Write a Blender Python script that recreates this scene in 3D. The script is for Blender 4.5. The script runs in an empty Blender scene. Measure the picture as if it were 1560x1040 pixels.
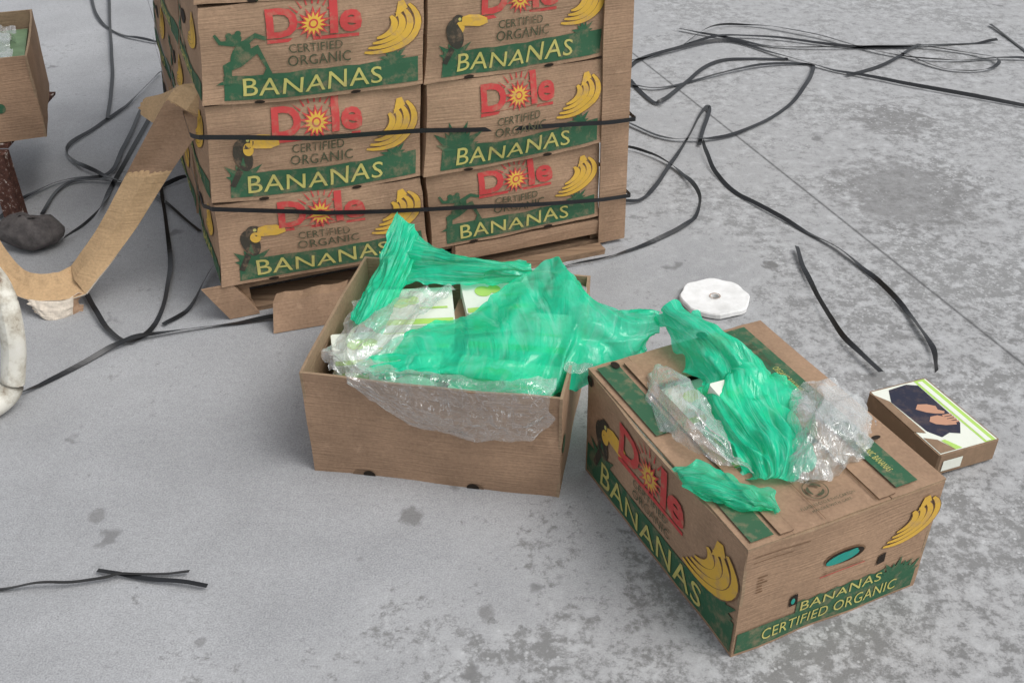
import bpy, math, random, bmesh
from mathutils import Vector, Matrix, noise
from mathutils.geometry import tessellate_polygon
random.seed(4)
sc=bpy.context.scene
sc.view_settings.view_transform='Standard'; sc.view_settings.look='None'; sc.view_settings.exposure=0

# ------------------------------------------------------------ materials
MATS={}
def newmat(name):
    m=bpy.data.materials.new(name); m.use_nodes=True; nt=m.node_tree; nt.nodes.clear()
    out=nt.nodes.new('ShaderNodeOutputMaterial'); MATS[name]=m
    return m,nt,out
def N(nt,t,**kw):
    n=nt.nodes.new(t)
    for k,v in kw.items(): setattr(n,k,v)
    return n
def noise_n(nt,scale,detail=4,rough=.55,vec=None,dist=0):
    n=N(nt,'ShaderNodeTexNoise'); n.inputs['Scale'].default_value=scale; n.inputs['Detail'].default_value=detail
    n.inputs['Roughness'].default_value=rough; n.inputs['Distortion'].default_value=dist
    if vec is not None: nt.links.new(vec,n.inputs['Vector'])
    return n.outputs[0]
def ramp(nt,fac,stops):
    r=N(nt,'ShaderNodeValToRGB'); e=r.color_ramp.elements
    while len(e)<len(stops): e.new(.5)
    for el,(p,c) in zip(e,stops):
        el.position=p; el.color=(c,c,c,1) if not hasattr(c,'__len__') else (*c,1)
    nt.links.new(fac,r.inputs[0]); return r.outputs[0]
def mixc(nt,fac,a,b,mode='MIX'):
    m=N(nt,'ShaderNodeMix',data_type='RGBA',blend_type=mode)
    for sock,v in ((m.inputs[0],fac),(m.inputs[6],a),(m.inputs[7],b)):
        if isinstance(v,(int,float)): sock.default_value=v
        elif isinstance(v,tuple): sock.default_value=(*v,1) if len(v)==3 else v
        else: nt.links.new(v,sock)
    return m.outputs[2]
def math_n(nt,op,a,b=0.0,c=0.0,clamp=False):
    m=N(nt,'ShaderNodeMath',operation=op,use_clamp=clamp)
    for i,v in enumerate((a,b,c)):
        if isinstance(v,(int,float)): m.inputs[i].default_value=v
        else: nt.links.new(v,m.inputs[i])
    return m.outputs[0]
def pos(nt): return N(nt,'ShaderNodeNewGeometry').outputs['Position']
def bsdf(nt,out,col,rough=.7,bump=None,bs=.3,bd=.002,spec=.3,metal=0):
    b=N(nt,'ShaderNodeBsdfPrincipled')
    if isinstance(col,tuple): b.inputs['Base Color'].default_value=(*col,1)
    else: nt.links.new(col,b.inputs['Base Color'])
    if isinstance(rough,(int,float)): b.inputs['Roughness'].default_value=rough
    else: nt.links.new(rough,b.inputs['Roughness'])
    b.inputs['Specular IOR Level'].default_value=spec; b.inputs['Metallic'].default_value=metal
    if bump is not None:
        bm=N(nt,'ShaderNodeBump'); bm.inputs['Strength'].default_value=bs; bm.inputs['Distance'].default_value=bd
        nt.links.new(bump,bm.inputs['Height']); nt.links.new(bm.outputs[0],b.inputs['Normal'])
    nt.links.new(b.outputs[0],out.inputs[0]); return b
CB=(.395,.258,.168)
def cardboard(name,c,var=.25):
    m,nt,out=newmat(name); p=pos(nt)
    n1=noise_n(nt,7,4,.6,p); n2=noise_n(nt,160,2,.6,p)
    f=ramp(nt,n1,[(.3,1-var),(.7,1+var*.35)])
    col=mixc(nt,1.0,c,f,'MULTIPLY')
    f2=ramp(nt,n2,[(.3,.88),(.7,1.08)])
    col=mixc(nt,1.0,col,f2,'MULTIPLY')
    mp=N(nt,'ShaderNodeMapping'); mp.inputs['Scale'].default_value=(3,3,60); nt.links.new(p,mp.inputs[0])
    fl=noise_n(nt,4,2,.5,mp.outputs[0])
    sn=noise_n(nt,20,5,.72,p,.5)
    col=mixc(nt,ramp(nt,sn,[(.60,0.0),(.72,.45)]),col,tuple(min(1,x*1.35+.03) for x in c))
    col=mixc(nt,ramp(nt,sn,[(.30,.5),(.38,0.0)]),col,tuple(x*.6 for x in c))
    bsdf(nt,out,col,.82,math_n(nt,'ADD',fl,n1),.4,.005,spec=.2)
cardboard('cardboard',CB); cardboard('cardboard_dark',(.24,.155,.10)); cardboard('cardboard_in',(.36,.255,.165))
cardboard('kraft_board',(.59,.40,.225),.14); cardboard('kraft_torn',(.70,.62,.52),.2)
cardboard('hole_dark',(.03,.022,.016))
def ink(name,c,wear=.35,under=CB):
    m,nt,out=newmat(name); p=pos(nt)
    n=noise_n(nt,38,5,.7,p); n2=noise_n(nt,6,2,.5,p)
    f=ramp(nt,n,[(.50,0.0),(.72,wear*1.6)])
    f=math_n(nt,'ADD',f,math_n(nt,'MULTIPLY',n2,wear*.45),clamp=True)
    bsdf(nt,out,mixc(nt,f,c,under),.75,spec=.2)
ink('ink_green',(.022,.115,.06),.28); ink('ink_red',(.54,.05,.055),.38); ink('ink_yellow',(.70,.43,.06),.38)
ink('ink_lime',(.55,.52,.16),.30); ink('ink_dark',(.05,.07,.04),.36); ink('ink_black',(.03,.035,.03),.3); ink('ink_brown',(.17,.095,.05),.3)
ink('pack_white',(.80,.83,.74),.1,(.5,.55,.4)); ink('pack_lime',(.45,.70,.16),.1); ink('pack_navy',(.025,.03,.055),.1); ink('pack_skin',(.55,.30,.20),.1); ink('pack_brown',(.25,.17,.11),.3)
ink('pack_teal',(.02,.32,.26),.1)
def simple(name,c,r,**k):
    m,nt,out=newmat(name); p=pos(nt); n=noise_n(nt,20,4,.6,p)
    f=ramp(nt,n,[(.3,.75),(.7,1.15)])
    bsdf(nt,out,mixc(nt,1.0,c,f,'MULTIPLY'),r,**k)
simple('strap_black',(.014,.015,.017),.38,spec=.5)
m,nt,out=newmat('rubber'); p=pos(nt); n=noise_n(nt,35,6,.7,p); bsdf(nt,out,ramp(nt,n,[(.3,(.05,.045,.045)),(.7,(.15,.135,.13))]),.85,n,.6,.006)
m,nt,out=newmat('wood'); p=pos(nt)
mp=N(nt,'ShaderNodeMapping'); mp.inputs['Rotation'].default_value=(0,0,-.364); mp.inputs['Scale'].default_value=(4,60,60); nt.links.new(p,mp.inputs[0])
n=noise_n(nt,1.5,6,.65,mp.outputs[0]); bsdf(nt,out,ramp(nt,n,[(.3,(.15,.095,.06)),(.7,(.36,.24,.15))]),.85,n,.4,.003)
m,nt,out=newmat('rusty_steel'); p=pos(nt); n=noise_n(nt,60,5,.75,p)
bsdf(nt,out,ramp(nt,n,[(.35,(.045,.022,.017)),(.57,(.12,.05,.035)),(.61,(.5,.46,.42)),(.8,(.70,.67,.63))]),.75,n,.5,.003)
m,nt,out=newmat('white_paint'); p=pos(nt); n=noise_n(nt,18,6,.7,p)
bsdf(nt,out,ramp(nt,n,[(.30,(.16,.10,.06)),(.40,(.48,.44,.36)),(.55,(.72,.70,.62)),(.8,(.78,.76,.7))]),.5,n,.3,.002)
m,nt,out=newmat('foam_white'); p=pos(nt); n=noise_n(nt,30,5,.6,p)
bsdf(nt,out,ramp(nt,n,[(.3,(.72,.72,.70)),(.6,(.88,.88,.87))]),.7,n,.2,.002)
# films.  fuv = cloth coordinates of the sheet, so creases run along its folds
def fuvn(nt,sx,sy):
    a=N(nt,'ShaderNodeAttribute',attribute_name='fuv'); mp=N(nt,'ShaderNodeMapping'); mp.inputs['Scale'].default_value=(sx,sy,1)
    nt.links.new(a.outputs['Vector'],mp.inputs[0]); return mp.outputs[0]
def creases(nt,vec,scale,amt=.6):
    nz=N(nt,'ShaderNodeTexNoise'); nz.inputs['Scale'].default_value=scale*.6; nz.inputs['Detail'].default_value=2; nt.links.new(vec,nz.inputs['Vector'])
    mx=N(nt,'ShaderNodeVectorMath',operation='MULTIPLY_ADD'); nt.links.new(nz.outputs['Color'],mx.inputs[0]); mx.inputs[1].default_value=(amt/scale,)*3; nt.links.new(vec,mx.inputs[2])
    v=N(nt,'ShaderNodeTexVoronoi',feature='F1'); v.inputs['Scale'].default_value=scale; nt.links.new(mx.outputs[0],v.inputs['Vector'])
    return v.outputs['Distance']
def green_film(name,col,transp):
    m,nt,out=newmat(name); p=pos(nt)
    n1=noise_n(nt,1,3,.55,fuvn(nt,22,3.5),.9); c1=creases(nt,fuvn(nt,8,2.5),1.0,.9); c2=creases(nt,p,24,.9); n3=noise_n(nt,8,4,.6,p,.6)
    h=math_n(nt,'ADD',math_n(nt,'MULTIPLY',n1,.7),math_n(nt,'ADD',math_n(nt,'MULTIPLY',c1,.9),math_n(nt,'MULTIPLY',c2,.4)))
    bm=N(nt,'ShaderNodeBump'); bm.inputs['Strength'].default_value=.7; bm.inputs['Distance'].default_value=.011; nt.links.new(h,bm.inputs['Height'])
    cc=ramp(nt,n3,[(.33,tuple(x*.80 for x in col)),(.5,col),(.68,tuple(min(1,x*1.06+.03) for x in col))])
    cc=mixc(nt,ramp(nt,n1,[(.50,0.0),(.68,.7)]),cc,(.26,.92,.68))
    b=N(nt,'ShaderNodeBsdfPrincipled'); b.inputs['Roughness'].default_value=.2; b.inputs['Specular IOR Level'].default_value=.75
    nt.links.new(bm.outputs[0],b.inputs['Normal']); nt.links.new(cc,b.inputs['Base Color'])
    tl=N(nt,'ShaderNodeBsdfTranslucent'); nt.links.new(cc,tl.inputs[0]); nt.links.new(bm.outputs[0],tl.inputs[1])
    m1=N(nt,'ShaderNodeMixShader'); m1.inputs[0].default_value=.3; nt.links.new(b.outputs[0],m1.inputs[1]); nt.links.new(tl.outputs[0],m1.inputs[2])
    tr=N(nt,'ShaderNodeBsdfTransparent'); tr.inputs[0].default_value=(.42,1.0,.80,1)
    m2=N(nt,'ShaderNodeMixShader'); nt.links.new(ramp(nt,n3,[(.38,.08),(.60,transp)]),m2.inputs[0])
    nt.links.new(m1.outputs[0],m2.inputs[1]); nt.links.new(tr.outputs[0],m2.inputs[2]); nt.links.new(m2.outputs[0],out.inputs[0])
green_film('film_green',(.022,.87,.50),.52)
def clear_film(name,body):
    m,nt,out=newmat(name); p=pos(nt)
    n1=noise_n(nt,1,3,.6,fuvn(nt,16,6),1.2); c1=creases(nt,p,17,.9); c2=creases(nt,p,42,.9)
    h=math_n(nt,'ADD',math_n(nt,'MULTIPLY',n1,.5),math_n(nt,'ADD',c1,math_n(nt,'MULTIPLY',c2,.35)))
    bm=N(nt,'ShaderNodeBump'); bm.inputs['Strength'].default_value=.85; bm.inputs['Distance'].default_value=.011
    nt.links.new(h,bm.inputs['Height'])
    gl=N(nt,'ShaderNodeBsdfGlossy'); gl.inputs['Roughness'].default_value=.13; gl.inputs[0].default_value=(.97,.98,.98,1); nt.links.new(bm.outputs[0],gl.inputs['Normal'])
    df=N(nt,'ShaderNodeBsdfDiffuse'); df.inputs[0].default_value=(.88,.90,.89,1); nt.links.new(bm.outputs[0],df.inputs['Normal'])
    g=N(nt,'ShaderNodeMixShader'); g.inputs[0].default_value=.4; nt.links.new(gl.outputs[0],g.inputs[1]); nt.links.new(df.outputs[0],g.inputs[2])
    tr=N(nt,'ShaderNodeBsdfTransparent'); tr.inputs[0].default_value=(.98,.99,.99,1)
    lw=N(nt,'ShaderNodeLayerWeight'); lw.inputs[0].default_value=.3; nt.links.new(bm.outputs[0],lw.inputs[1])
    r1=math_n(nt,'ABSOLUTE',math_n(nt,'SUBTRACT',n1,.5))
    f=math_n(nt,'MAXIMUM',ramp(nt,r1,[(.0,.6),(.014,.0)]),math_n(nt,'MULTIPLY',lw.outputs['Facing'],.8)); f=math_n(nt,'ADD',f,body,clamp=True)
    mx=N(nt,'ShaderNodeMixShader'); nt.links.new(f,mx.inputs[0]); nt.links.new(tr.outputs[0],mx.inputs[1]); nt.links.new(g.outputs[0],mx.inputs[2])
    nt.links.new(mx.outputs[0],out.inputs[0])
clear_film('film_clear',.11); clear_film('film_white',.22)
# ground
m,nt,out=newmat('concrete'); p=pos(nt)
sx=N(nt,'ShaderNodeSeparateXYZ'); nt.links.new(p,sx.inputs[0]); X,Y=sx.outputs[0],sx.outputs[1]
big=noise_n(nt,.9,3,.6,p); mid=noise_n(nt,3.0,4,.62,p,.3); fine=noise_n(nt,75,3,.7,p,.2); grit=noise_n(nt,300,1,.6,p); fine2=noise_n(nt,24,6,.72,p,.2)
base=ramp(nt,big,[(.3,(.345,.351,.362)),(.7,(.425,.43,.44))])
base=mixc(nt,1.0,base,ramp(nt,mid,[(.3,.86),(.7,1.08)]),'MULTIPLY')
base=mixc(nt,1.0,base,ramp(nt,fine,[(.3,.91),(.7,1.07)]),'MULTIPLY')
base=mixc(nt,1.0,base,ramp(nt,grit,[(.3,.82),(.7,1.15)]),'MULTIPLY')
near=math_n(nt,'MAXIMUM',math_n(nt,'SUBTRACT',1.68,Y),0)
reg=math_n(nt,'ADD',X,math_n(nt,'MULTIPLY',near,1.25))
reg=math_n(nt,'ADD',reg,math_n(nt,'MULTIPLY',math_n(nt,'SUBTRACT',mid,.5),1.3))
mr=N(nt,'ShaderNodeMapRange'); mr.interpolation_type='SMOOTHSTEP'; nt.links.new(reg,mr.inputs[0]); mr.inputs[1].default_value=-.1; mr.inputs[2].default_value=.8
regm=mr.outputs[0]
# far concrete is smoother than the near, wetter part
nf=N(nt,'ShaderNodeMapRange'); nt.links.new(Y,nf.inputs[0]); nf.inputs[1].default_value=1.7; nf.inputs[2].default_value=3.2; nf.inputs[3].default_value=1.0; nf.inputs[4].default_value=.72
thr=math_n(nt,'ADD',math_n(nt,'MULTIPLY',regm,math_n(nt,'MULTIPLY',nf.outputs[0],.142)),.362)
lg=math_n(nt,'ADD',math_n(nt,'MULTIPLY',math_n(nt,'SUBTRACT',mid,.5),.36),math_n(nt,'MULTIPLY',math_n(nt,'SUBTRACT',big,.5),.22))
d=math_n(nt,'SUBTRACT',math_n(nt,'ADD',thr,lg),math_n(nt,'ADD',math_n(nt,'MULTIPLY',fine2,.68),math_n(nt,'MULTIPLY',fine,.32)))
dm=N(nt,'ShaderNodeMapRange'); nt.links.new(d,dm.inputs[0]); dm.inputs[1].default_value=-.04; dm.inputs[2].default_value=.06
dark=math_n(nt,'MULTIPLY',dm.outputs[0],math_n(nt,'MULTIPLY',nf.outputs[0],.82))
wetc=ramp(nt,mid,[(.3,(.14,.14,.138)),(.7,(.21,.21,.205))])
warm=mixc(nt,math_n(nt,'MULTIPLY',regm,.6),base,(.40,.40,.40))
frost=math_n(nt,'MULTIPLY',regm,ramp(nt,fine2,[(.52,0.0),(.68,.6)]))
warm=mixc(nt,frost,warm,(.54,.55,.555))
col=mixc(nt,dark,warm,wetc)
sp=noise_n(nt,5.5,4,.6,p,.1); spm=ramp(nt,sp,[(.66,0.0),(.70,.7)])
col=mixc(nt,spm,col,(.17,.17,.17))
def blob(cx,cy,rx,ry,s):
    a=math_n(nt,'DIVIDE',math_n(nt,'SUBTRACT',X,cx),rx); b=math_n(nt,'DIVIDE',math_n(nt,'SUBTRACT',Y,cy),ry)
    r=math_n(nt,'SQRT',math_n(nt,'ADD',math_n(nt,'MULTIPLY',a,a),math_n(nt,'MULTIPLY',b,b)))
    r=math_n(nt,'ADD',r,math_n(nt,'MULTIPLY',math_n(nt,'SUBTRACT',fine2,.5),2.4))
    q=N(nt,'ShaderNodeMapRange'); nt.links.new(r,q.inputs[0]); q.inputs[1].default_value=1.15; q.inputs[2].default_value=.65; q.inputs[3].default_value=0; q.inputs[4].default_value=s
    return q.outputs[0]
for b in [(1.2,3.0,.24,.26,.5),(1.32,3.55,.14,.14,.45),(-.83,1.62,.018,.022,.5),(-.20,1.615,.022,.03,.65),(.71,2.58,.022,.03,.8),(-.55,1.30,.012,.012,.5),(-.05,1.36,.016,.02,.6)]:
    col=mixc(nt,blob(*b),col,(.15,.147,.143))
vo=N(nt,'ShaderNodeTexVoronoi'); vo.inputs['Scale'].default_value=60; nt.links.new(p,vo.inputs['Vector'])
wsp=math_n(nt,'MULTIPLY',ramp(nt,vo.outputs['Distance'],[(.12,1.0),(.22,0.0)]),ramp(nt,mid,[(.46,0.0),(.54,1.0)]))
col=mixc(nt,math_n(nt,'MULTIPLY',wsp,math_n(nt,'ADD',math_n(nt,'MULTIPLY',regm,.6),.05)),col,(.58,.59,.595))
ln=math_n(nt,'ABSOLUTE',math_n(nt,'SUBTRACT',math_n(nt,'ADD',math_n(nt,'MULTIPLY',X,.9457),math_n(nt,'MULTIPLY',Y,.3250)),1.832))
ln=math_n(nt,'SUBTRACT',ln,math_n(nt,'MULTIPLY',math_n(nt,'SUBTRACT',fine,.5),.008))
lm=ramp(nt,ln,[(.002,1.0),(.005,0.0)])
col=mixc(nt,math_n(nt,'MULTIPLY',lm,.85),col,(.07,.07,.07))
rough=math_n(nt,'SUBTRACT',.85,math_n(nt,'MULTIPLY',dark,.35))
hgt=math_n(nt,'SUBTRACT',math_n(nt,'ADD',grit,fine),math_n(nt,'MULTIPLY',lm,2))
bsdf(nt,out,col,rough,hgt,.35,.002,spec=.3)

# ------------------------------------------------------------ mesh builder
class MB:
    def __init__(s): s.v=[];s.f=[];s.m=[];s.mats=[];s.sm=[];s.uv=[]
    def add(s,verts,faces,mat,smooth=False,uv=None):
        if mat not in s.mats: s.mats.append(mat)
        mi=s.mats.index(mat); o=len(s.v); s.v+= [tuple(x) for x in verts]; s.uv+= uv if uv else [(0,0,0)]*len(verts)
        for f in faces: s.f.append(tuple(o+i for i in f)); s.m.append(mi); s.sm.append(smooth)
    def grid(s,rows,mat,smooth=True,uv=None):
        nr=len(rows);nc=len(rows[0]); vs=[p for r in rows for p in r]
        s.add(vs,[(r*nc+c,r*nc+c+1,(r+1)*nc+c+1,(r+1)*nc+c) for r in range(nr-1) for c in range(nc-1)],mat,smooth,uv)
    def done(s,name,parent=None,mw=None):
        me=bpy.data.meshes.new(name); me.from_pydata(s.v,[],s.f)
        for m in s.mats: me.materials.append(MATS[m])
        me.polygons.foreach_set('material_index',s.m); me.polygons.foreach_set('use_smooth',s.sm)
        if any(u!=(0,0,0) for u in s.uv[:500]):
            at=me.attributes.new('fuv','FLOAT_VECTOR','POINT'); at.data.foreach_set('vector',[c for u in s.uv for c in u])
        me.update()
        ob=bpy.data.objects.new(name,me); sc.collection.objects.link(ob)
        if mw is not None: ob.matrix_world=mw
        if parent: ob.parent=parent
        return ob
def empty(name,mw=Matrix()):
    e=bpy.data.objects.new(name,None); sc.collection.objects.link(e); e.matrix_world=mw; e.empty_display_size=.1; return e
def frame(x,y,yaw,z=0): return Matrix.Translation((x,y,z))@Matrix.Rotation(yaw,4,'Z')

# ------------------------------------------------------------ 2D art (metres on a face)
_tc={}
def textgeo(t,bold):
    if (t,bold) in _tc: return _tc[(t,bold)]
    c=bpy.data.curves.new('t','FONT'); c.body=t; c.offset=bold; c.resolution_u=3; c.space_character=1.05+bold*1.2
    o=bpy.data.objects.new('t',c); sc.collection.objects.link(o)
    dg=bpy.context.evaluated_depsgraph_get(); me=o.evaluated_get(dg).to_mesh()
    bm=bmesh.new(); bm.from_mesh(me); bmesh.ops.triangulate(bm,faces=bm.faces)
    for _ in range(2):
        es=[e for e in bm.edges if e.calc_length()>.22]
        if es: bmesh.ops.subdivide_edges(bm,edges=es,cuts=1); bmesh.ops.triangulate(bm,faces=bm.faces)
    bm.verts.index_update()
    vs=[(v.co.x,v.co.y) for v in bm.verts]; fs=[tuple(v.index for v in p.verts) for p in bm.faces]; bm.free()
    o.evaluated_get(dg).to_mesh_clear(); bpy.data.objects.remove(o); bpy.data.curves.remove(c)
    x0=min(v[0] for v in vs);x1=max(v[0] for v in vs);y0=min(v[1] for v in vs);y1=max(v[1] for v in vs)
    g=([((a-x0)/(x1-x0),(b-y0)/(y1-y0)) for a,b in vs],fs); _tc[(t,bold)]=g; return g
def T(t,x,y,w,h,mat,bold=.02,slope=0,wob=0,layer=5):
    vs,fs=textgeo(t,bold)
    return (mat,[(x+a*w, y+b*h*(1+wob*math.sin(a*9+1))+slope*a*w+wob*.05*h*math.sin(a*23)) for a,b in vs],fs,layer)
def PL(pts,mat,layer=1):
    tri=tessellate_polygon([[Vector((a,b,0)) for a,b in pts]])
    return (mat,list(pts),[tuple(t) for t in tri],layer)
def RECT(x0,y0,x1,y1,mat,layer=1,n=16,wob=0,m=5):
    vs=[];fs=[]
    if y1-y0<.012: m=1
    for i in range(n+1):
        x=x0+(x1-x0)*i/n
        for j in range(m+1): vs.append((x,y0+(y1+wob*math.sin(i*2.1)-y0)*j/m))
    for i in range(n):
        for j in range(m): a=i*(m+1)+j; fs.append((a,a+m+1,a+m+2,a+1))
    return (mat,vs,fs,layer)
def ELL(cx,cy,rx,ry,mat,layer=1,n=20,rot=0):
    c,s=math.cos(rot),math.sin(rot)
    vs=[(cx+c*rx*math.cos(a)-s*ry*math.sin(a),cy+s*rx*math.cos(a)+c*ry*math.sin(a)) for a in [2*math.pi*i/n for i in range(n)]]
    return (mat,vs,[tuple(range(n))],layer)
def ARC(cx,cy,r,a0,a1,th,mat,layer,sx=1,n=14,sy=1):
    vs=[];fs=[]
    for i in range(n+1):
        t=i/n;a=math.radians(a0+(a1-a0)*t);w=th*(math.sin(math.pi*min(1,max(0,.08+.86*t)))**.6)
        for rr in (r-w/2,r+w/2): vs.append((cx+sx*rr*math.cos(a),cy+sy*rr*math.sin(a)))
    for i in range(n): fs.append((2*i,2*i+1,2*i+3,2*i+2))
    return (mat,vs,fs,layer)
def bananas(x,y,s):
    L=[]
    for k,(r,a1,dx) in enumerate([(.030,-80,.0),(.042,-92,.002),(.054,-100,.004),(.066,-105,.007)]):
        L.append(ARC(x-.012*s+dx*s,y+.006*s,r*s,40,a1-8,.0175*s,'ink_brown',2+.2*k,1.22,sy=.86)); L.append(ARC(x-.012*s+dx*s,y+.006*s,r*s,40,a1-8,.0132*s,'ink_yellow',3+.2*k,1.22,sy=.86))
    L.append(PL([(x+.026*s,y+.018*s),(x+.054*s,y+.036*s),(x+.046*s,y+.052*s),(x+.034*s,y+.050*s)],'ink_yellow',4))
    return L
def dole(x,y,w,h):
    L=[T('D',x,y+.14*h,w*.33,h*.78,'ink_red',.035),T('l',x+w*.66,y+.14*h,w*.085,h*.92,'ink_red',.05),T('e',x+w*.76,y+.14*h,w*.24,h*.58,'ink_red',.03)]
    cx,cy=x+w*.49,y+h*.45; R=w*.19
    star=[]
    for i in range(28):
        a=2*math.pi*i/28; rr=R if i%2 else R*.55; star.append((cx+rr*math.cos(a),cy+rr*math.sin(a)*.95))
    L.append(PL(star,'ink_red',6)); star=[(cx+(a-cx)*.70,cy+(b-cy)*.70) for a,b in star]
    L.append(PL(star,'ink_yellow',6.6)); L.append(ELL(cx,cy,R*.26,R*.26,'ink_red',7.2)); L.append(ELL(cx,cy,R*.17,R*.17,'ink_yellow',7.8))
    L.append(PL([(x,y),(x+w*.98,y+.0*h),(x+w*.98,y+.08*h),(x+w*.62,y+.10*h),(x,y+.10*h)],'ink_red',2))
    for i in range(7):
        a=math.radians(40+i*17); L.append(PL([(cx+R*1.05*math.cos(a-.05),cy+R*1.05*math.sin(a-.05)),(cx+R*1.75*math.cos(a),cy+R*1.75*math.sin(a)),(cx+R*1.05*math.cos(a+.05),cy+R*1.05*math.sin(a+.05))],'ink_red',2))
    return L
def leaves(x,y,s,mat='ink_green',k=7,l=2):
    L=[]
    for i in range(k):
        a=math.radians(15+150*i/(k-1)); r=s*(1 if i%2 else .75); px,py=-math.sin(a)*s*.13,math.cos(a)*s*.13
        m=(x+r*.5*math.cos(a),y+r*.5*math.sin(a))
        L.append(PL([(x,y),(m[0]-px,m[1]-py),(x+r*math.cos(a),y+r*math.sin(a)),(m[0]+px,m[1]+py)],mat,l+.1*i))
    return L
def toucan(x,y,s):
    L=leaves(x,y-.02*s,.055*s)
    L+= [ELL(x,y+.035*s,.020*s,.036*s,'ink_black',3,rot=.35),ELL(x+.008*s,y+.066*s,.017*s,.015*s,'ink_black',3.2),
        ELL(x+.012*s,y+.05*s,.012*s,.014*s,'ink_yellow',3.5),
        PL([(x+.015*s,y+.055*s),(x+.03*s,y+.052*s),(x+.062*s,y+.050*s),(x+.082*s,y+.056*s),(x+.080*s,y+.068*s),(x+.06*s,y+.078*s),(x+.035*s,y+.080*s),(x+.018*s,y+.075*s)],'ink_yellow',4),
        ELL(x+.011*s,y+.07*s,.004*s,.004*s,'ink_lime',4.5),PL([(x-.012*s,y+.01*s),(x-.03*s,y-.03*s),(x-.018*s,y-.035*s),(x,y+.0*s)],'ink_black',3)]
    return L
def frog(x,y,s):
    L=[ELL(x,y+.03*s,.016*s,.028*s,'ink_green',2,rot=-.5),ELL(x-.012*s,y+.058*s,.016*s,.012*s,'ink_green',2.2,rot=.3),
       ELL(x-.021*s,y+.068*s,.006*s,.006*s,'ink_green',2.4),ELL(x-.003*s,y+.070*s,.006*s,.006*s,'ink_green',2.5)]
    for pts in [[(-.01,.045),(-.04,.05),(-.05,.07),(-.045,.073),(-.036,.058),(-.008,.056)],[(.005,.04),(.03,.058),(.05,.052),(.052,.059),(.03,.068),(0,.052)],
                [(.0,.006),(.03,.028),(.045,.0),(.035,-.022),(.062,-.024),(.052,0),(.034,.045),(.005,.032)],[(-.01,.022),(-.034,.010),(-.032,-.02),(-.05,-.03),(-.02,-.03),(-.018,0),(0,.006)]]:
        L.append(PL([(x+a*s,y+b*s) for a,b in pts],'ink_green',2.6+.1*len(L)))
    return L
def front_art(w,h,animal):
    k=w/.51; q=h/.235
    L=[RECT(.045*k,.010*q,w-.012,.070*q,'ink_green',1,wob=.001),
       T('BANANAS',.085*k,.019*q,.325*k,.041*q,'ink_lime',.002,slope=.0,wob=.1),
       T('CERTIFIED',.19*k,.112*q,.125*k,.020*q,'ink_dark',.003),T('ORGANIC',.185*k,.082*q,.15*k,.024*q,'ink_dark',.004)]
    L+=dole(.145*k,.138*q,.215*k,.088*q)
    L+=bananas(.410*k,.150*q,1.12*k)
    L+=leaves(.44*k,.069*q,.04*k,'ink_green',6)
    L+= (toucan(.075*k,.075*q,1.05*k) if animal=='t' else frog(.085*k,.085*q,1.15*k) if animal=='f' else leaves(.085*k,.06*q,.08*k,'ink_green',9))
    L.append(ELL(w*.24,.0035,.012,.004,'hole_dark',4)); L.append(ELL(w*.68,.0035,.012,.004,'hole_dark',4))
    return L
def side_art(w,h):
    L=[RECT(.01,.006,w-.01,.05,'ink_green',1),T('BANANAS',.08,.014,.2,.03,'ink_lime',.01)]
    L+=frog(w*.25,.08,1.2)+bananas(w*.72,.15,.9)
    L.append(ELL(w*.5,.15,.035,.016,'hole_dark',2))
    return L
def put(mb,art,mp,step=.0004,base=.0012):
    for mat,vs,fs,ly in art: mb.add([mp(a,b,base+step*ly) for a,b in vs],fs,mat)

# ------------------------------------------------------------ ground
g=MB(); g.add([(-100,-60,0),(100,-60,0),(100,140,0),(-100,140,0)],[(0,1,2,3)],'concrete'); g.done('ground')

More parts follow.
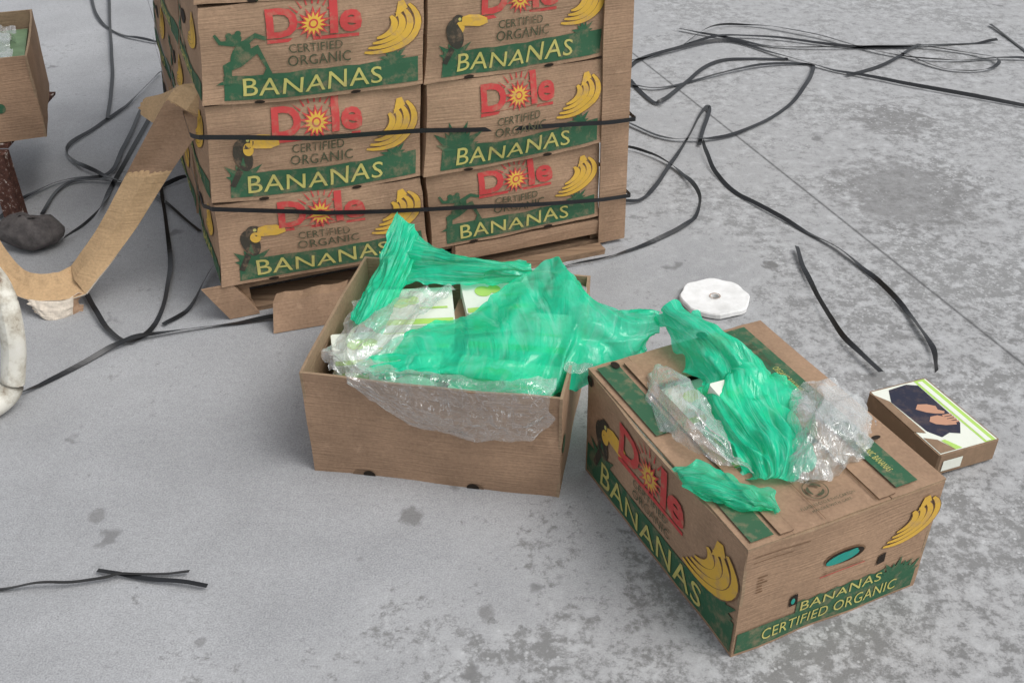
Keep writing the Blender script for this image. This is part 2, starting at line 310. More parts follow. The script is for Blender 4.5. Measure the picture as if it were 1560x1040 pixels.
# ------------------------------------------------------------ pallet stack
SM=frame(-.698,2.3502,.3643)
BG=[[(-.024,.099),(.517,.086),(1.005,.095)],[(-.015,.319),(.508,.300),(1.001,.315)],[(.003,.560),(.524,.541),(1.004,.545)],[(.022,.785),(.540,.776),(1.015,.780)],[(.035,1.015),(.55,1.005),(1.02,1.01)],[(.04,1.245),(.555,1.235),(1.02,1.24)]]
def bpt(t,x):
    a=BG[t]; i=0 if x<=1 else 1; f=x-i
    return (a[i][0]*(1-f)+a[i+1][0]*f, a[i][1]*(1-f)+a[i+1][1]*f)
stack=empty('banana_box_stack',SM)
anim={(0,3):'f',(1,3):'t',(0,2):'f',(1,2):'t',(0,1):'t',(1,1):'p',(0,0):'t',(1,0):'f',(0,4):'t',(1,4):'f'}
D=.398
for t in range(5):
    for c in (0,1):
        for r in range(3):
            sd=Vector((t*3.1+c*7.7,r*5.3,1.7)); jx=random.uniform(-.004,.004); jy=random.uniform(-.010,.004) if r==0 else 0
            bl=random.uniform(.008,.020); sag=random.uniform(.003,.010)
            def W(u,v,w,t=t,c=c,r=r,sd=sd,jx=jx,jy=jy,bl=bl,sag=sag):
                a=bpt(t,c+u*.999 if c==0 else 1+u); b=bpt(t+1,c+u*.999 if c==0 else 1+u)
                x=a[0]*(1-w)+b[0]*w; z=a[1]*(1-w)+b[1]*w
                x+= (.5-u)*.012+jx; z+=(.5-w)*.005
                y=r*(D+.004)+v*D+jy
                su,sv,sw=math.sin(math.pi*u),math.sin(math.pi*v),math.sin(math.pi*w)
                y+=(-bl*su*sw)*(1-v)+ (.002*su*sw)*v - .008*(1-w)**5*(1-v)
                x+=(-bl*.8*sv*sw)*(1-u)+(.003*sv*sw)*u - .007*(1-w)**5*(1-u)
                z-= sag*su*(1-w)**2*(1-v)
                n=noise.noise_vector(Vector((u*3,v*3,w*2))+sd)*.005+noise.noise_vector(Vector((u*8,v*8,w*5))+sd)*.0022
                return Vector((x,y,z))+n
            mb=MB(); nu,nv,nw=30,14,14
            G=lambda n:[i/n for i in range(n+1)]
            mb.grid([[W(u,0,w) for u in G(nu)] for w in G(nw)],'cardboard')
            mb.grid([[W(1-u,1,w) for u in G(nu)] for w in G(nw)],'cardboard')
            mb.grid([[W(0,1-v,w) for v in G(nv)] for w in G(nw)],'cardboard')
            mb.grid([[W(1,v,w) for v in G(nv)] for w in G(nw)],'cardboard')
            mb.grid([[W(u,v,1) for u in G(nu)] for v in G(nv)],'cardboard_dark')
            mb.grid([[W(u,1-v,0) for u in G(nu)] for v in G(nv)],'cardboard_dark')
            w_=(bpt(t,c+1)[0]-bpt(t,c)[0])-.01; h_=.228
            if r==0: put(mb,front_art(w_,h_,anim[(c,t)]),lambda s,q,o:W(min(1,max(0,s/w_)),0,q/h_)+Vector((0,-o,0)))
            if c==0: put(mb,side_art(D,h_),lambda s,q,o:W(0,1-s/D,q/h_)+Vector((-o,0,0)))
            if c==1: put(mb,side_art(D,h_),lambda s,q,o:W(1,s/D,q/h_)+Vector((o,0,0)))
            mb.done('banana_box_%d%d%d'%(t,c,r),stack)
def catmull(P,n):
    P=[Vector(p) for p in P]; out=[]
    for i in range(len(P)-1):
        p0=P[i-1] if i>0 else P[i]*2-P[i+1]; p1=P[i];p2=P[i+1]; p3=P[i+2] if i+2<len(P) else P[i+1]*2-P[i]
        for k in range(n):
            t=k/n; out.append(.5*((2*p1)+(p2-p0)*t+(2*p0-5*p1+4*p2-p3)*t*t+(3*p1-p0-3*p2+p3)*t**3))
    out.append(P[-1].copy()); return out
def band(pts,hw):
    mb=MB(); rows=[[p+Vector((0,0,-hw)) for p in pts],[p+Vector((0,0,hw)) for p in pts]]; mb.grid(rows,'strap_black',False); return mb
for (zl,zm,zr),o in (((.498,.430,.372),.028),((.318,.213,.150),.026)):
    P=[(-.02,1.2,zl+.02),(-.03,.6,zl+.01),(-.035,.0,zl),(-.018,-o,zl),(.25,-o-.003,(zl+zm)/2-.008),(.508,-o+.006,zm),(.78,-o-.002,(zm+zr)/2-.004),(1.0,-o-.006,zr+.004),(1.085,-o-.004,zr),(1.09,.1,zr),(1.06,1.2,zr)]
    pts=[]
    for i in range(len(P)-1):
        for k in range(6): pts.append(Vector(P[i]).lerp(Vector(P[i+1]),k/6)+Vector((0,0,.003*noise.noise(Vector((i+k/6,zl*9,1))))))
    pts.append(Vector(P[-1])); band(pts,.006).done('band',stack)
cbm=MB()
def lboard(mb,base,top,w1,w2,th,mat,n=24):
    def prof(f,z):
        x=base[0]*(1-f)+top[0]*f; y=base[1]*(1-f)+top[1]*f
        k=.004*noise.noise(Vector((z*6,1,2)))
        return [Vector((x-w1+k,y+k,z)),Vector((x,y+k*.5,z)),Vector((x,y+w2,z)),Vector((x-th,y+w2,z)),Vector((x-th,y+th,z)),Vector((x-w1+k,y+th+k,z))]
    rows=[]
    for i in range(n+1):
        f=i/n; z=base[2]*(1-f)+top[2]*f; r=prof(f,z); rows.append(r+[r[0]])
    mb.grid(rows,mat,False)
    mb.add(rows[0][:6],[(0,1,4,5),(1,2,3,4)],mat); mb.add(rows[-1][:6],[(0,1,4,5),(1,2,3,4)],mat)
lboard(cbm,(1.080,-.018,.012),(1.058,-.018,1.24),.080,.06,.005,'cardboard')
cbm.done('corner_board',stack)

# pallet
pal=empty('wooden_pallet',SM); mb=MB()
def boxv(mb,x0,x1,y0,y1,z0,z1,mat,jit=.002):
    v=[Vector((x,y,z))+Vector((random.uniform(-jit,jit),random.uniform(-jit,jit),0)) for z in (z0,z1) for x,y in ((x0,y0),(x1,y0),(x1,y1),(x0,y1))]
    mb.add(v,[(3,2,1,0),(4,5,6,7),(0,1,5,4),(1,2,6,5),(2,3,7,6),(3,0,4,7)],mat)
for y in (0.005,.24,.4,.56,.72,.88,1.1): boxv(mb,-.005,1.03,y,y+.095,.072,.083,'wood')
for x in (.0,.49,.985): boxv(mb,x,x+.04,.008,1.19,.016,.070,'wood')
for y in (0.0,.55,1.1): boxv(mb,-.005,1.03,y,y+.09,.0,.014,'wood')
mb.done('deck_and_stringers',pal)
mb=MB(); lboard(mb,(.055,-.016,.002),(.0,-.014,.10),.075,.05,.005,'cardboard'); mb.done('corner_board_foot',pal)
mb=MB(); P=[(-.590,2.262,.002),(-.40,2.322,.002),(-.415,2.350,.075),(-.590,2.300,.068)]
rows=[[Vector(P[0]).lerp(Vector(P[1]),i/8) for i in range(9)],[Vector(P[3]).lerp(Vector(P[2]),i/8)+Vector((0,0,.003*math.sin(i*1.7))) for i in range(9)]]
rows.append([p+Vector((0,.045,-.002)) for p in rows[1]]); mb.grid(rows,'cardboard',False); mb.done('fallen_board_piece')
mb=MB(); boxv(mb,.55,1.0,-.06,-.02,.0,.016,'wood'); boxv(mb,.58,1.03,-.015,-.002,.04,.083,'cardboard',.004); mb.done('front_slat',pal)

# ------------------------------------------------------------ panel with thickness
def panel(mb,P00,P10,P11,P01,th,mat,mat2=None,nu=14,nv=8,bow=.0,seed=0,wv=.0025):
    P=[Vector(p) for p in (P00,P10,P11,P01)]; n=(P[1]-P[0]).cross(P[3]-P[0]).normalized()
    def S(u,v,o):
        p=P[0]*(1-u)*(1-v)+P[1]*u*(1-v)+P[2]*u*v+P[3]*(1-u)*v
        return p+n*(o+bow*math.sin(math.pi*u)*v+wv*noise.noise(Vector((u*4+seed,v*3,seed*1.3))))
    A=[[S(i/nu,j/nv,0) for i in range(nu+1)] for j in range(nv+1)]
    B=[[S(i/nu,j/nv,-th) for i in range(nu+1)] for j in range(nv+1)]
    mb.grid(A,mat); mb.grid([r[::-1] for r in B],mat2 or mat)
    for a,b in ((A[0],B[0]),(B[-1],A[-1])): mb.grid([b,a],mat2 or mat,False)
    mb.grid([[r[0] for r in A],[r[0] for r in B]],mat2 or mat,False); mb.grid([[r[-1] for r in B],[r[-1] for r in A]],mat2 or mat,False)
    return S
def openbox(mb,l,w,h,th=.006,mat='cardboard',flare=.004):
    F=panel(mb,(0,0,0),(l,0,0),(l+flare,-flare,h),(-flare,-flare,h),th,mat,'cardboard_in',bow=.006,seed=1,wv=.006)
    R=panel(mb,(l,0.0005,0),(l,w,0),(l+flare,w+flare,h),(l+flare,-flare,h),th,mat,'cardboard_in',bow=.004,seed=2)
    B=panel(mb,(l,w,0),(0,w,0),(-flare,w+flare,h),(l+flare,w+flare,h),th,mat,'cardboard_in',bow=.004,seed=3)
    Lp=panel(mb,(0,w,0),(0,.0005,0),(-flare,-flare,h),(-flare,w+flare,h),th,mat,'cardboard_in',bow=.004,seed=4)
    mb.add([(th,th,.006),(l-th,th,.006),(l-th,w-th,.006),(th,w-th,.006)],[(0,1,2,3)],'cardboard_in')
    return F,R,B,Lp
def package(mb,M,l,w,h,art='a'):
    def q(x,y,z): return M@Vector((x,y,z))
    b=.004
    v=[q(x,y,z) for z in (0,h) for x,y in ((b,0),(l-b,0),(l,b),(l,w-b),(l-b,w),(b,w),(0,w-b),(0,b))]
    mb.add(v,[tuple(range(7,-1,-1)),tuple(range(8,16))]+[(i,(i+1)%8,8+(i+1)%8,8+i) for i in range(8)],'pack_brown' if art=='photo' else 'pack_white')
    if art=='photo':
        A=[RECT(.004,.004,l-.004,w-.004,'pack_white',1,n=2),RECT(l-.036,.004,l-.008,w-.004,'pack_lime',2,n=2),RECT(l-.030,.006,l-.018,w-.01,'pack_white',3,n=2),
           PL([(.028,.075),(.045,.048),(.07,.055),(.09,.045),(l-.040,.075),(l-.037,w-.02),(l-.06,w-.008),(.045,w-.012),(.022,w-.05)],'pack_navy',3),
           PL([(.055,.100),(.062,.088),(.080,.078),(.104,.072),(.108,.080),(.096,.092),(.098,.102),(.085,.112),(.068,.113)],'pack_skin',4),
           PL([(.055,.145),(.070,.128),(.086,.118),(.104,.112),(.110,.118),(.100,.128),(.104,.140),(.090,.152),(.070,.158)],'pack_skin',4.2)]
        for i in range(4): A.append(PL([(.094,.080+.008*i),(.116,.078+.008*i),(.117,.083+.008*i),(.096,.086+.008*i)],'pack_skin',4.5))
        A+= [PL([(.006,.006),(.045,.006),(.03,.045),(.006,.06)],'pack_brown',3),PL([(.045,.006),(.062,.006),(.045,.04),(.035,.04)],'pack_lime',3.2)]
        A+= [PL([(.0,w*.35),(.022,w*.3),(.02,w*.8),(.0,w*.95)],'pack_brown',5)]
    else:
        A=[RECT(.003,.003,l-.003,w*.16,'pack_lime',1,n=2),ELL(l*.3,w*.62,l*.12,w*.16,'pack_lime',2,rot=.5),ELL(l*.46,w*.66,l*.1,w*.12,'pack_lime',2.3,rot=-.4),
           RECT(l*.55,w*.42,l*.92,w*.47,'pack_lime',2,n=2)]
    put(mb,A,lambda x,y,o:q(x,y,h+o),.0003,.0006)
    put(mb,[RECT(.012,.008,l*.4,h*.7,'pack_white' if art=='photo' else 'pack_lime',1,n=2)],lambda x,y,o:q(x,-o,y))

# film sheets: crumpled thin sheets over a control net
def film_sheet(mb,rows,mat,nu=10,nv=12,amp=.010,fold=(9,2),seed=0,fine=.002,ragged=.006,iso=16,flip=False):
    rows=[[Vector(p) for p in r] for r in rows]
    cols=[catmull(r,nu) for r in rows]; nc=len(cols[0])
    G=list(zip(*[catmull([c[i] for c in cols],nv) for i in range(nc)])); G=[list(r) for r in G]
    nr=len(G); out=[]; uv=[]
    for j in range(nr):
        o=[]
        for i in range(nc):
            a=G[j][min(i+1,nc-1)]-G[j][max(i-1,0)]; b=G[min(j+1,nr-1)][i]-G[max(j-1,0)][i]
            n=a.cross(b); n=n.normalized() if n.length>1e-9 else Vector((0,0,1))
            if n.z<0: n=-n
            u=i/(nc-1);v=j/(nr-1); p=G[j][i]
            w=noise.noise(Vector((u*1.6,v*1.6,seed+9)))*.6; w2=noise.noise(Vector((u*3,v*3,seed+19)))*.25
            f=1-2*abs(noise.noise(Vector(((u+w*.6+w2)*fold[0],(v+w)*fold[1],seed))))
            f2=noise.noise(Vector(((u-w)*fold[0]*1.9,(v+w)*fold[1]*1.4+4,seed+3)))
            gate=.5+noise.noise(Vector((u*2.2,v*2.2,seed+31)))
            dist,_=noise.voronoi(p*iso+noise.noise_vector(p*iso*.7)*.5+Vector((seed*3.1,0,0)))
            cr=min(dist[1]-dist[0],.6)
            e=min(u,1-u,v,1-v)
            d=amp*gate*1.5*(f-.4)+amp*.4*f2+fine*1.6*(cr-.3)+fine*(dist[0]-.4)
            q=p+n*d
            if e<.05: q=q+(noise.noise_vector(p*26+Vector((seed,1,1)))*ragged*2+noise.noise_vector(p*80)*ragged*.4)*(1-e/.05)
            o.append(q); uv.append((v+w*.15,u,seed*.37) if flip else (u+w*.15,v,seed*.37))
        out.append(o)
    mb.grid(out,mat,True,uv)
def Z3(s,zs):
    pts=[tuple(int(c)/1000 for c in a.split(',')) for a in s.split()]
    return [(x,y,z) for (x,y),z in zip(pts,zs)]

# ------------------------------------------------------------ open box
AM=frame(-.414,1.7549,-.1767); l,w,h=.5145,.4532,.2526
A=empty('open_banana_box',AM)
mb=MB(); F,R,B,Lp=openbox(mb,l,w,h)
put(mb,[ELL(.118,.002,.013,.012,'hole_dark',3),ELL(.338,.002,.013,.012,'hole_dark',3),ELL(.10,-.001,.018,.016,'cardboard_dark',1),ELL(.345,-.001,.016,.014,'cardboard_dark',1)],lambda s,t,o:F(s/l,max(0,t/h),o))
put(mb,[ELL(.425,.125,.018,.02,'ink_green',1)],lambda s,t,o:Lp(s/w,t/h,o))
put(mb,[ELL(.03,.12,.02,.02,'ink_green',1)],lambda s,t,o:R(s/w,t/h,o))
mb.done('carton',A)
AI=AM.inverted()
mb=MB()
for i,(x,y,z,rz) in enumerate([(.02,.02,.01,0),(.26,.03,.01,.05),(.02,.2,.01,0),(.27,.22,.01,0),(.03,.04,.1,.05),(.27,.05,.1,-.05),(.03,.22,.1,.0),(.28,.23,.1,.04)]):
    package(mb,Matrix.Translation((x,y,z))@Matrix.Rotation(rz,4,'Z'),.215,.155,.085)
for x,y,z,rz,rx,ry,l_,w_,h_ in [(-.285,1.93,.188,.10,.06,.02,.165,.135,.055),(-.095,1.965,.196,.16,.05,.0,.15,.125,.055),(-.36,1.80,.18,.2,.0,.05,.17,.12,.05)]:
    package(mb,AI@Matrix.Translation((x,y,z))@Matrix.Rotation(rz,4,'Z')@Matrix.Rotation(rx,4,'X')@Matrix.Rotation(ry,4,'Y'),l_,w_,h_)
boxv(mb,.24,.27,.24,.36,.19,.225,'pack_brown')
mb.done('packages',A)
def wfilm(name,parent,sheets):
    mb=MB()
    for s in sheets: film_sheet(mb,*s[0],**s[1])
    inv=parent.matrix_world.inverted(); mb.v=[tuple(inv@Vector(v)) for v in mb.v]
    return mb.done(name,parent)
A0=Z3("-299,1785 -244,1850 -166,1895 -70,1930 15,2040 95,2092 140,1998 218,1925 301,1884",[.24,.255,.265,.275,.29,.30,.29,.29,.30])
A1=Z3("-285,1756 -208,1787 -117,1803 -39,1811 27,1842 93,1874 159,1856 225,1846 303,1859",[.245,.27,.29,.30,.31,.32,.30,.29,.30])
A2=Z3("-271,1745 -179,1731 -102,1728 -25,1713 44,1734 103,1770 164,1806 230,1817 299,1846",[.245,.27,.28,.29,.29,.28,.27,.27,.29])
A3=Z3("-265,1741 -181,1744 -103,1728 -39,1709 18,1689 89,1704 157,1769 232,1808 293,1847",[.24,.24,.24,.235,.235,.23,.2,.22,.27])
R0=Z3("-256,2191 -208,2199 -117,2152 -28,2128 30,2104",[.36,.30,.28,.28,.29])
R1=Z3("-264,2154 -199,2098 -112,2074 -27,2056 43,2044",[.30,.32,.32,.32,.31])
R2=Z3("-295,2076 -220,2054 -113,2048 -28,2053 29,2037",[.24,.27,.27,.27,.28])
F0=Z3("269,1447 326,1436 371,1402 416,1374 441,1343",[.27,.275,.275,.272,.268])
F1=Z3("288,1405 326,1371 367,1352 403,1340 435,1335",[.272,.290,.290,.284,.270])
F2=Z3("309,1373 338,1360 372,1336 404,1335 432,1340",[.265,.266,.266,.266,.266])
# tongue of green film running from the first box into the lid opening, and the crumpled heap round the package
TG=[Z3("297,1859 325,1790 345,1722 366,1672",[.30,.285,.27,.272]),Z3("317,1842 352,1765 385,1705 402,1655",[.34,.345,.325,.300]),
    Z3("354,1843 412,1755 448,1695 462,1640",[.33,.335,.325,.305]),Z3("385,1896 464,1762 505,1692 520,1640",[.28,.275,.272,.272])]
HP=[Z3("350,1668 395,1662 447,1668 518,1672",[.266,.300,.318,.275]),Z3("342,1600 385,1598 452,1605 536,1600",[.268,.305,.300,.274]),
    Z3("362,1520 410,1522 467,1520 530,1515",[.268,.290,.300,.276]),Z3("385,1452 425,1458 472,1452 514,1455",[.266,.288,.288,.268]),Z3("412,1410 432,1404 452,1402 474,1408",[.264,.270,.272,.264])]
C0=Z3("257,1685 281,1738 318,1696 349,1613 373,1530",[.262,.27,.29,.29,.28])
C1=Z3("256,1624 283,1607 311,1561 344,1505 378,1458",[.262,.285,.305,.305,.29])
C2=Z3("267,1556 291,1518 319,1470 370,1435 416,1431",[.265,.27,.28,.28,.268])
D0=Z3("486,1553 530,1635 588,1656 643,1624 647,1571",[.27,.285,.29,.28,.265])
D1=Z3("476,1480 502,1479 544,1480 589,1487 625,1503",[.27,.32,.34,.32,.27])
D2=Z3("458,1412 486,1400 526,1413 576,1450 600,1462",[.265,.275,.28,.275,.265])
L0=Z3("-336,2035 -272,2046 -185,2034 -115,2054",[.24,.25,.26,.26])
L1=Z3("-359,1927 -298,1894 -231,1905 -179,1933",[.24,.27,.275,.275])
L2=Z3("-387,1850 -328,1798 -280,1779 -236,1802",[.235,.255,.26,.26])
L3=Z3("-367,1781 -325,1759 -292,1748 -259,1752",[.245,.25,.25,.245])
wfilm('green_liner',A,[(([A0,A1,A2,A3],'film_green'),dict(nu=18,nv=32,amp=.021,fold=(5,1.0),seed=1,fine=.006,iso=9)),
   (([R0,R1,R2],'film_green'),dict(nu=24,nv=28,amp=.010,fold=(1.6,4),seed=5,fine=.005,flip=True)),
   (([[(-.256,2.191,.37),(-.235,2.195,.35),(-.20,2.16,.29)],[(-.285,2.12,.31),(-.25,2.11,.32),(-.215,2.09,.30)],[(-.32,2.02,.26),(-.285,2.0,.28),(-.25,1.98,.26)],[(-.34,1.93,.25),(-.31,1.9,.265),(-.27,1.88,.255)]],'film_green'),dict(nu=20,nv=20,amp=.012,fold=(3.5,1.0),seed=8,fine=.005))])
def loc(pts): return [AM@Vector(p) for p in pts]
xs=[.10,.15,.20,.25,.30,.35,.40,.45,.50]
fr=[loc([(x,.05,.262) for x in xs]),loc([(x,-.004,.266) for x in xs]),loc([(x,-.019,z) for x,z in zip(xs,[.255,.235,.215,.20,.20,.20,.20,.21,.24])]),
    loc([(x,-.019,z) for x,z in zip([.10,.15,.20,.25,.30,.35,.40,.46,.505],[.250,.205,.170,.150,.143,.140,.145,.160,.22])])]
wfilm('clear_liner',A,[((fr,'film_clear'),dict(nu=14,nv=14,amp=.010,fold=(5,1.0),seed=3,fine=.008,ragged=.005,iso=18)),
   (([L0,L1,L2,L3],'film_white'),dict(nu=24,nv=20,amp=.018,fold=(3,2.0),seed=7,fine=.010,iso=15)),
   ((([[(.1,2.06,.27),(.16,2.05,.25),(.17,1.95,.24)],[(.12,1.9,.28),(.17,1.88,.26),(.2,1.85,.25)],[(.1,1.75,.26),(.14,1.74,.25),(.17,1.77,.24)]]),'film_clear'),dict(nu=14,nv=14,amp=.01,fold=(3,2),seed=23,fine=.005))])

# ------------------------------------------------------------ lidded box
BM=frame(.3748,1.2587,.4242); W_,L_,H_=.3993,.5393,.2573
Bx=empty('banana_box',BM); mb=MB(); th=.006
Ff=panel(mb,(0,0,0),(W_,0,0),(W_+.002,-.002,H_),(-.002,-.002,H_),th,'cardboard','cardboard_in',bow=.006,seed=11,wv=.004)
Rf=panel(mb,(W_,.0005,0),(W_,L_,0),(W_+.002,L_+.002,H_),(W_+.002,-.002,H_),th,'cardboard','cardboard_in',bow=.003,seed=12)
Bf=panel(mb,(W_,L_,0),(0,L_,0),(-.002,L_+.002,H_),(W_+.002,L_+.002,H_),th,'cardboard','cardboard_in',bow=.003,seed=13)
Lf=panel(mb,(0,L_,0),(0,.0005,0),(-.002,-.002,H_),(-.002,L_+.002,H_),th,'cardboard','cardboard_in',bow=.010,seed=14,wv=.004)
zt=H_+.0035
def top(x0,x1,y0,y1,z=zt,s=0): return panel(mb,(x0,y0,z),(x1,y0,z),(x1,y1,z),(x0,y1,z),.004,'cardboard','cardboard_in',nu=8,nv=8,seed=s)
ox0,ox1,oy0,oy1=.085,.285,.17,.44
top(-.003,ox0,-.003,L_+.003,s=21); top(ox1,W_+.003,-.003,L_+.003,s=22); top(ox0+.001,ox1-.001,-.003,oy0,s=23); top(ox0+.001,ox1-.001,oy1,L_+.003,s=24)
def T3(x,y,o): return Vector((x,y,zt+.0028+o))
panel(mb,(.262,.002,zt+.0045),(.296,.002,zt+.0045),(.292,L_-.01,zt+.006),(.262,L_-.01,zt+.0045),.003,'cardboard','cardboard_dark',nu=4,nv=14,seed=31)
panel(mb,(.062,.002,zt+.0045),(.088,.002,zt+.0045),(.086,L_-.02,zt+.0045),(.064,L_-.02,zt+.006),.003,'cardboard','cardboard_dark',nu=4,nv=14,seed=32)
art=[]
def VR(x0,x1,y0,y1,mat,ly,n=16):
    return (mat,[(x,y0+(y1-y0)*i/n) for i in range(n+1) for x in (x0,x1)],[(2*i,2*i+1,2*i+3,2*i+2) for i in range(n)],ly)
art+=[VR(.008,.052,.006,.12,'ink_green',1),VR(.008,.052,.30,L_-.012,'ink_green',1),VR(.306,.352,.012,L_-.01,'ink_green',1)]
art+=[VR(.2575,.2592,.0,oy0,'ink_brown',1),VR(.150,.1512,.0,oy0,'ink_brown',1)]
for i,y in enumerate([.05,.14,.30,.39]):
    vs,fs=textgeo('ORGANIC BANANAS',.0); art.append(('ink_dark' if i%2 else 'ink_lime',[(.318+b*.014,y+.085-a*.085) for a,b in vs],fs,3))
cx,cy=.178,.065
for k in range(3): art.append(ARC(cx,cy,.013,k*120+10,k*120+100,.006,'ink_dark',2))
n=28; r_=.021; art.append(('ink_dark',[(cx+rr*math.cos(2*math.pi*i/n),cy+rr*math.sin(2*math.pi*i/n)) for i in range(n) for rr in (r_,r_+.0018)],[(2*i,2*i+1,(2*i+3)%(2*n),(2*i+2)%(2*n)) for i in range(n)],2))
art+=[T('PLEASE RECYCLE THIS CARTON',.125,.030,.11,.0065,'ink_dark',.0),T('HANDLE WITH CARE',.14,.019,.08,.006,'ink_dark',.0)]
put(mb,art,T3)
put(mb,[ELL(.255,L_-.002,.012,.012,'hole_dark',7),ELL(.36,.13,.010,.005,'hole_dark',7),ELL(.045,.52,.008,.012,'hole_dark',7)],T3)
a=[RECT(.008,.010,L_-.004,.082,'ink_green',1),T('BANANAS',.07,.020,.37,.052,'ink_lime',.002,wob=.12),T('CERTIFIED',.20,.122,.12,.018,'ink_dark',.003),T('ORGANIC',.20,.095,.13,.02,'ink_dark',.004)]
a+=dole(.14,.140,.235,.10)+bananas(.425,.155,1.3)+leaves(.49,.078,.06,'ink_green',7)+toucan(.07,.09,1.2)
a+=[ELL(.015,.24,.012,.012,'hole_dark',5)]
put(mb,a,lambda s,t,o:Lf(s/L_,t/H_,o))
a=[RECT(.004,.008,W_-.012,.058,'ink_green',1),RECT(.122,.056,.312,.084,'ink_green',1.2,wob=.003),T('BANANAS',.130,.060,.175,.022,'ink_lime',.0,wob=.1),T('CERTIFIED ORGANIC',.055,.022,.29,.026,'ink_lime',.0)]
a+=leaves(.335,.055,.050,'ink_green',8)+leaves(.365,.05,.04,'ink_green',6)
a+=bananas(.325,.190,.95)
a+=[ELL(.205,.165,.043,.019,'ink_brown',1),ELL(.205,.164,.040,.016,'hole_dark',2),ELL(.200,.162,.034,.012,'pack_teal',3,rot=.1),ELL(.21,.168,.02,.006,'pack_teal',4,rot=.3),
    PL([(.285,.105),(.302,.108),(.302,.130),(.287,.126)],'hole_dark',3),PL([(.105,.080),(.122,.082),(.120,.108),(.106,.104)],'hole_dark',3),ELL(.112,.092,.004,.007,'pack_teal',4),
    RECT(.165,.133,.25,.1345,'ink_brown',2,n=4),RECT(.16,.127,.255,.129,'ink_red',2,n=4),RECT(.015,.235,.12,.2365,'ink_brown',1,n=4),RECT(.015,.222,.09,.2232,'ink_brown',1,n=4)]
for i in range(6): a.append(RECT(.03,.145+.007*i,.03+.02*random.uniform(.5,1),.1475+.007*i,'ink_brown',1,n=2))
put(mb,a,lambda s,t,o:Ff(s/W_,t/H_,o))
put(mb,side_art(L_,H_*.95),lambda s,t,o:Rf(s/L_,t/H_,o))
mb.done('carton',Bx)
mb=MB(); BI=BM.inverted()
boxv(mb,.03,.37,.03,.50,.01,.17,'pack_white')
for i,(x,y,z,rz) in enumerate([(.09,.19,.175,.1),(.1,.33,.175,0)]):
    package(mb,Matrix.Translation((x,y,z))@Matrix.Rotation(rz,4,'Z'),.18,.12,.06)
package(mb,BI@Matrix.Translation((.410,1.525,.262))@Matrix.Rotation(.45,4,'Z')@Matrix.Rotation(.12,4,'X')@Matrix.Rotation(.06,4,'Y'),.095,.12,.035)
mb.done('packages',Bx)
wfilm('green_liner',Bx,[((TG,'film_green'),dict(nu=22,nv=22,amp=.014,fold=(1.4,3.0),seed=31,fine=.006,iso=12,flip=True,ragged=.009)),
   ((HP,'film_green'),dict(nu=26,nv=24,amp=.022,fold=(3.2,2.2),seed=35,fine=.009,iso=13,ragged=.012)),
   (([F0,F1,F2],'film_green'),dict(nu=20,nv=14,amp=.010,fold=(3,2),seed=33,fine=.006,ragged=.009,flip=True))])
wfilm('clear_liner',Bx,[(([C0,C1,C2],'film_white'),dict(nu=24,nv=28,amp=.018,fold=(2.5,2),seed=41,fine=.010,iso=14)),(([D0,D1,D2],'film_clear'),dict(nu=24,nv=28,amp=.018,fold=(2.5,2.5),seed=43,fine=.010,iso=14)),
   (([[Vector(p)+Vector((.005,0,-.014)) for p in r] for r in (D0,D1,D2)],'film_clear'),dict(nu=18,nv=20,amp=.016,fold=(3,2),seed=45,fine=.008,iso=14))])

# ------------------------------------------------------------ small package on the ground
mb=MB(); M=Matrix.Translation((.868,1.712,.012))@Matrix.Rotation(.38,4,'Z')@Matrix.Rotation(.03,4,'Y')
package(mb,M,.155,.235,.05,'photo'); mb.done('food_package')

# ------------------------------------------------------------ white foam disc
mb=MB(); n=48; rad=[.088*(1+.022*math.cos(8*math.pi*2*i/n)+.03*noise.noise(Vector((i*.5,0,0)))) for i in range(n)]
def ring(rs,z): return [Vector((.523+rs[i]*math.cos(2*math.pi*i/n),2.402+rs[i]*math.sin(2*math.pi*i/n),z+.004*noise.noise(Vector((math.cos(2*math.pi*i/n)*1.5,math.sin(2*math.pi*i/n)*1.5,3)))*rs[i]/.088)) for i in range(n)]
R_=[ring([.011]*n,.003),ring([.011]*n,.015),ring([.03]*n,.0155),ring([x*.6 for x in rad],.016),ring([x*.97 for x in rad],.017),ring(rad,.014),ring(rad,.003)]
mb.grid([r+[r[0]] for r in R_],'foam_white',False)
rr_=[ring([.012]*n,.0172),ring([.014]*n,.0175)]; mb.grid([r+[r[0]] for r in rr_],'cardboard',False)
mb.done('foam_disc')

# ------------------------------------------------------------ loose straps
def strap(s,hw=.0058,seed=0,lift=.006,name='plastic_strap',twist=2.0):
    pts=[tuple(int(c)/1000 for c in a.split(',')) for a in s.split()]
    P=catmull([(x,y,0) for x,y in pts],14); mb=MB(); a=[];b=[]
    for i,p in enumerate(P):
        d=(P[min(i+1,len(P)-1)]-P[max(i-1,0)]); d.normalize(); nrm=Vector((-d.y,d.x,0))
        tw=noise.noise(Vector((i*.05,seed*3.3,0)))*twist
        z=.0025+hw*abs(math.sin(tw))+lift*(.5+noise.noise(Vector((i*.06,seed*1.7,5))))
        z=max(z,.0015+hw*abs(math.sin(tw)))
        wv=nrm*math.cos(tw)*hw+Vector((0,0,1))*math.sin(tw)*hw
        q=Vector((p.x,p.y,z))+nrm*.004*noise.noise(Vector((i*.12,seed,1)))
        a.append(q-wv); b.append(q+wv)
    up=Vector((0,0,.0012))
    mb.grid([a,b,[x+up for x in b],[x+up for x in a],a],'strap_black',False)
    return mb.done(name)
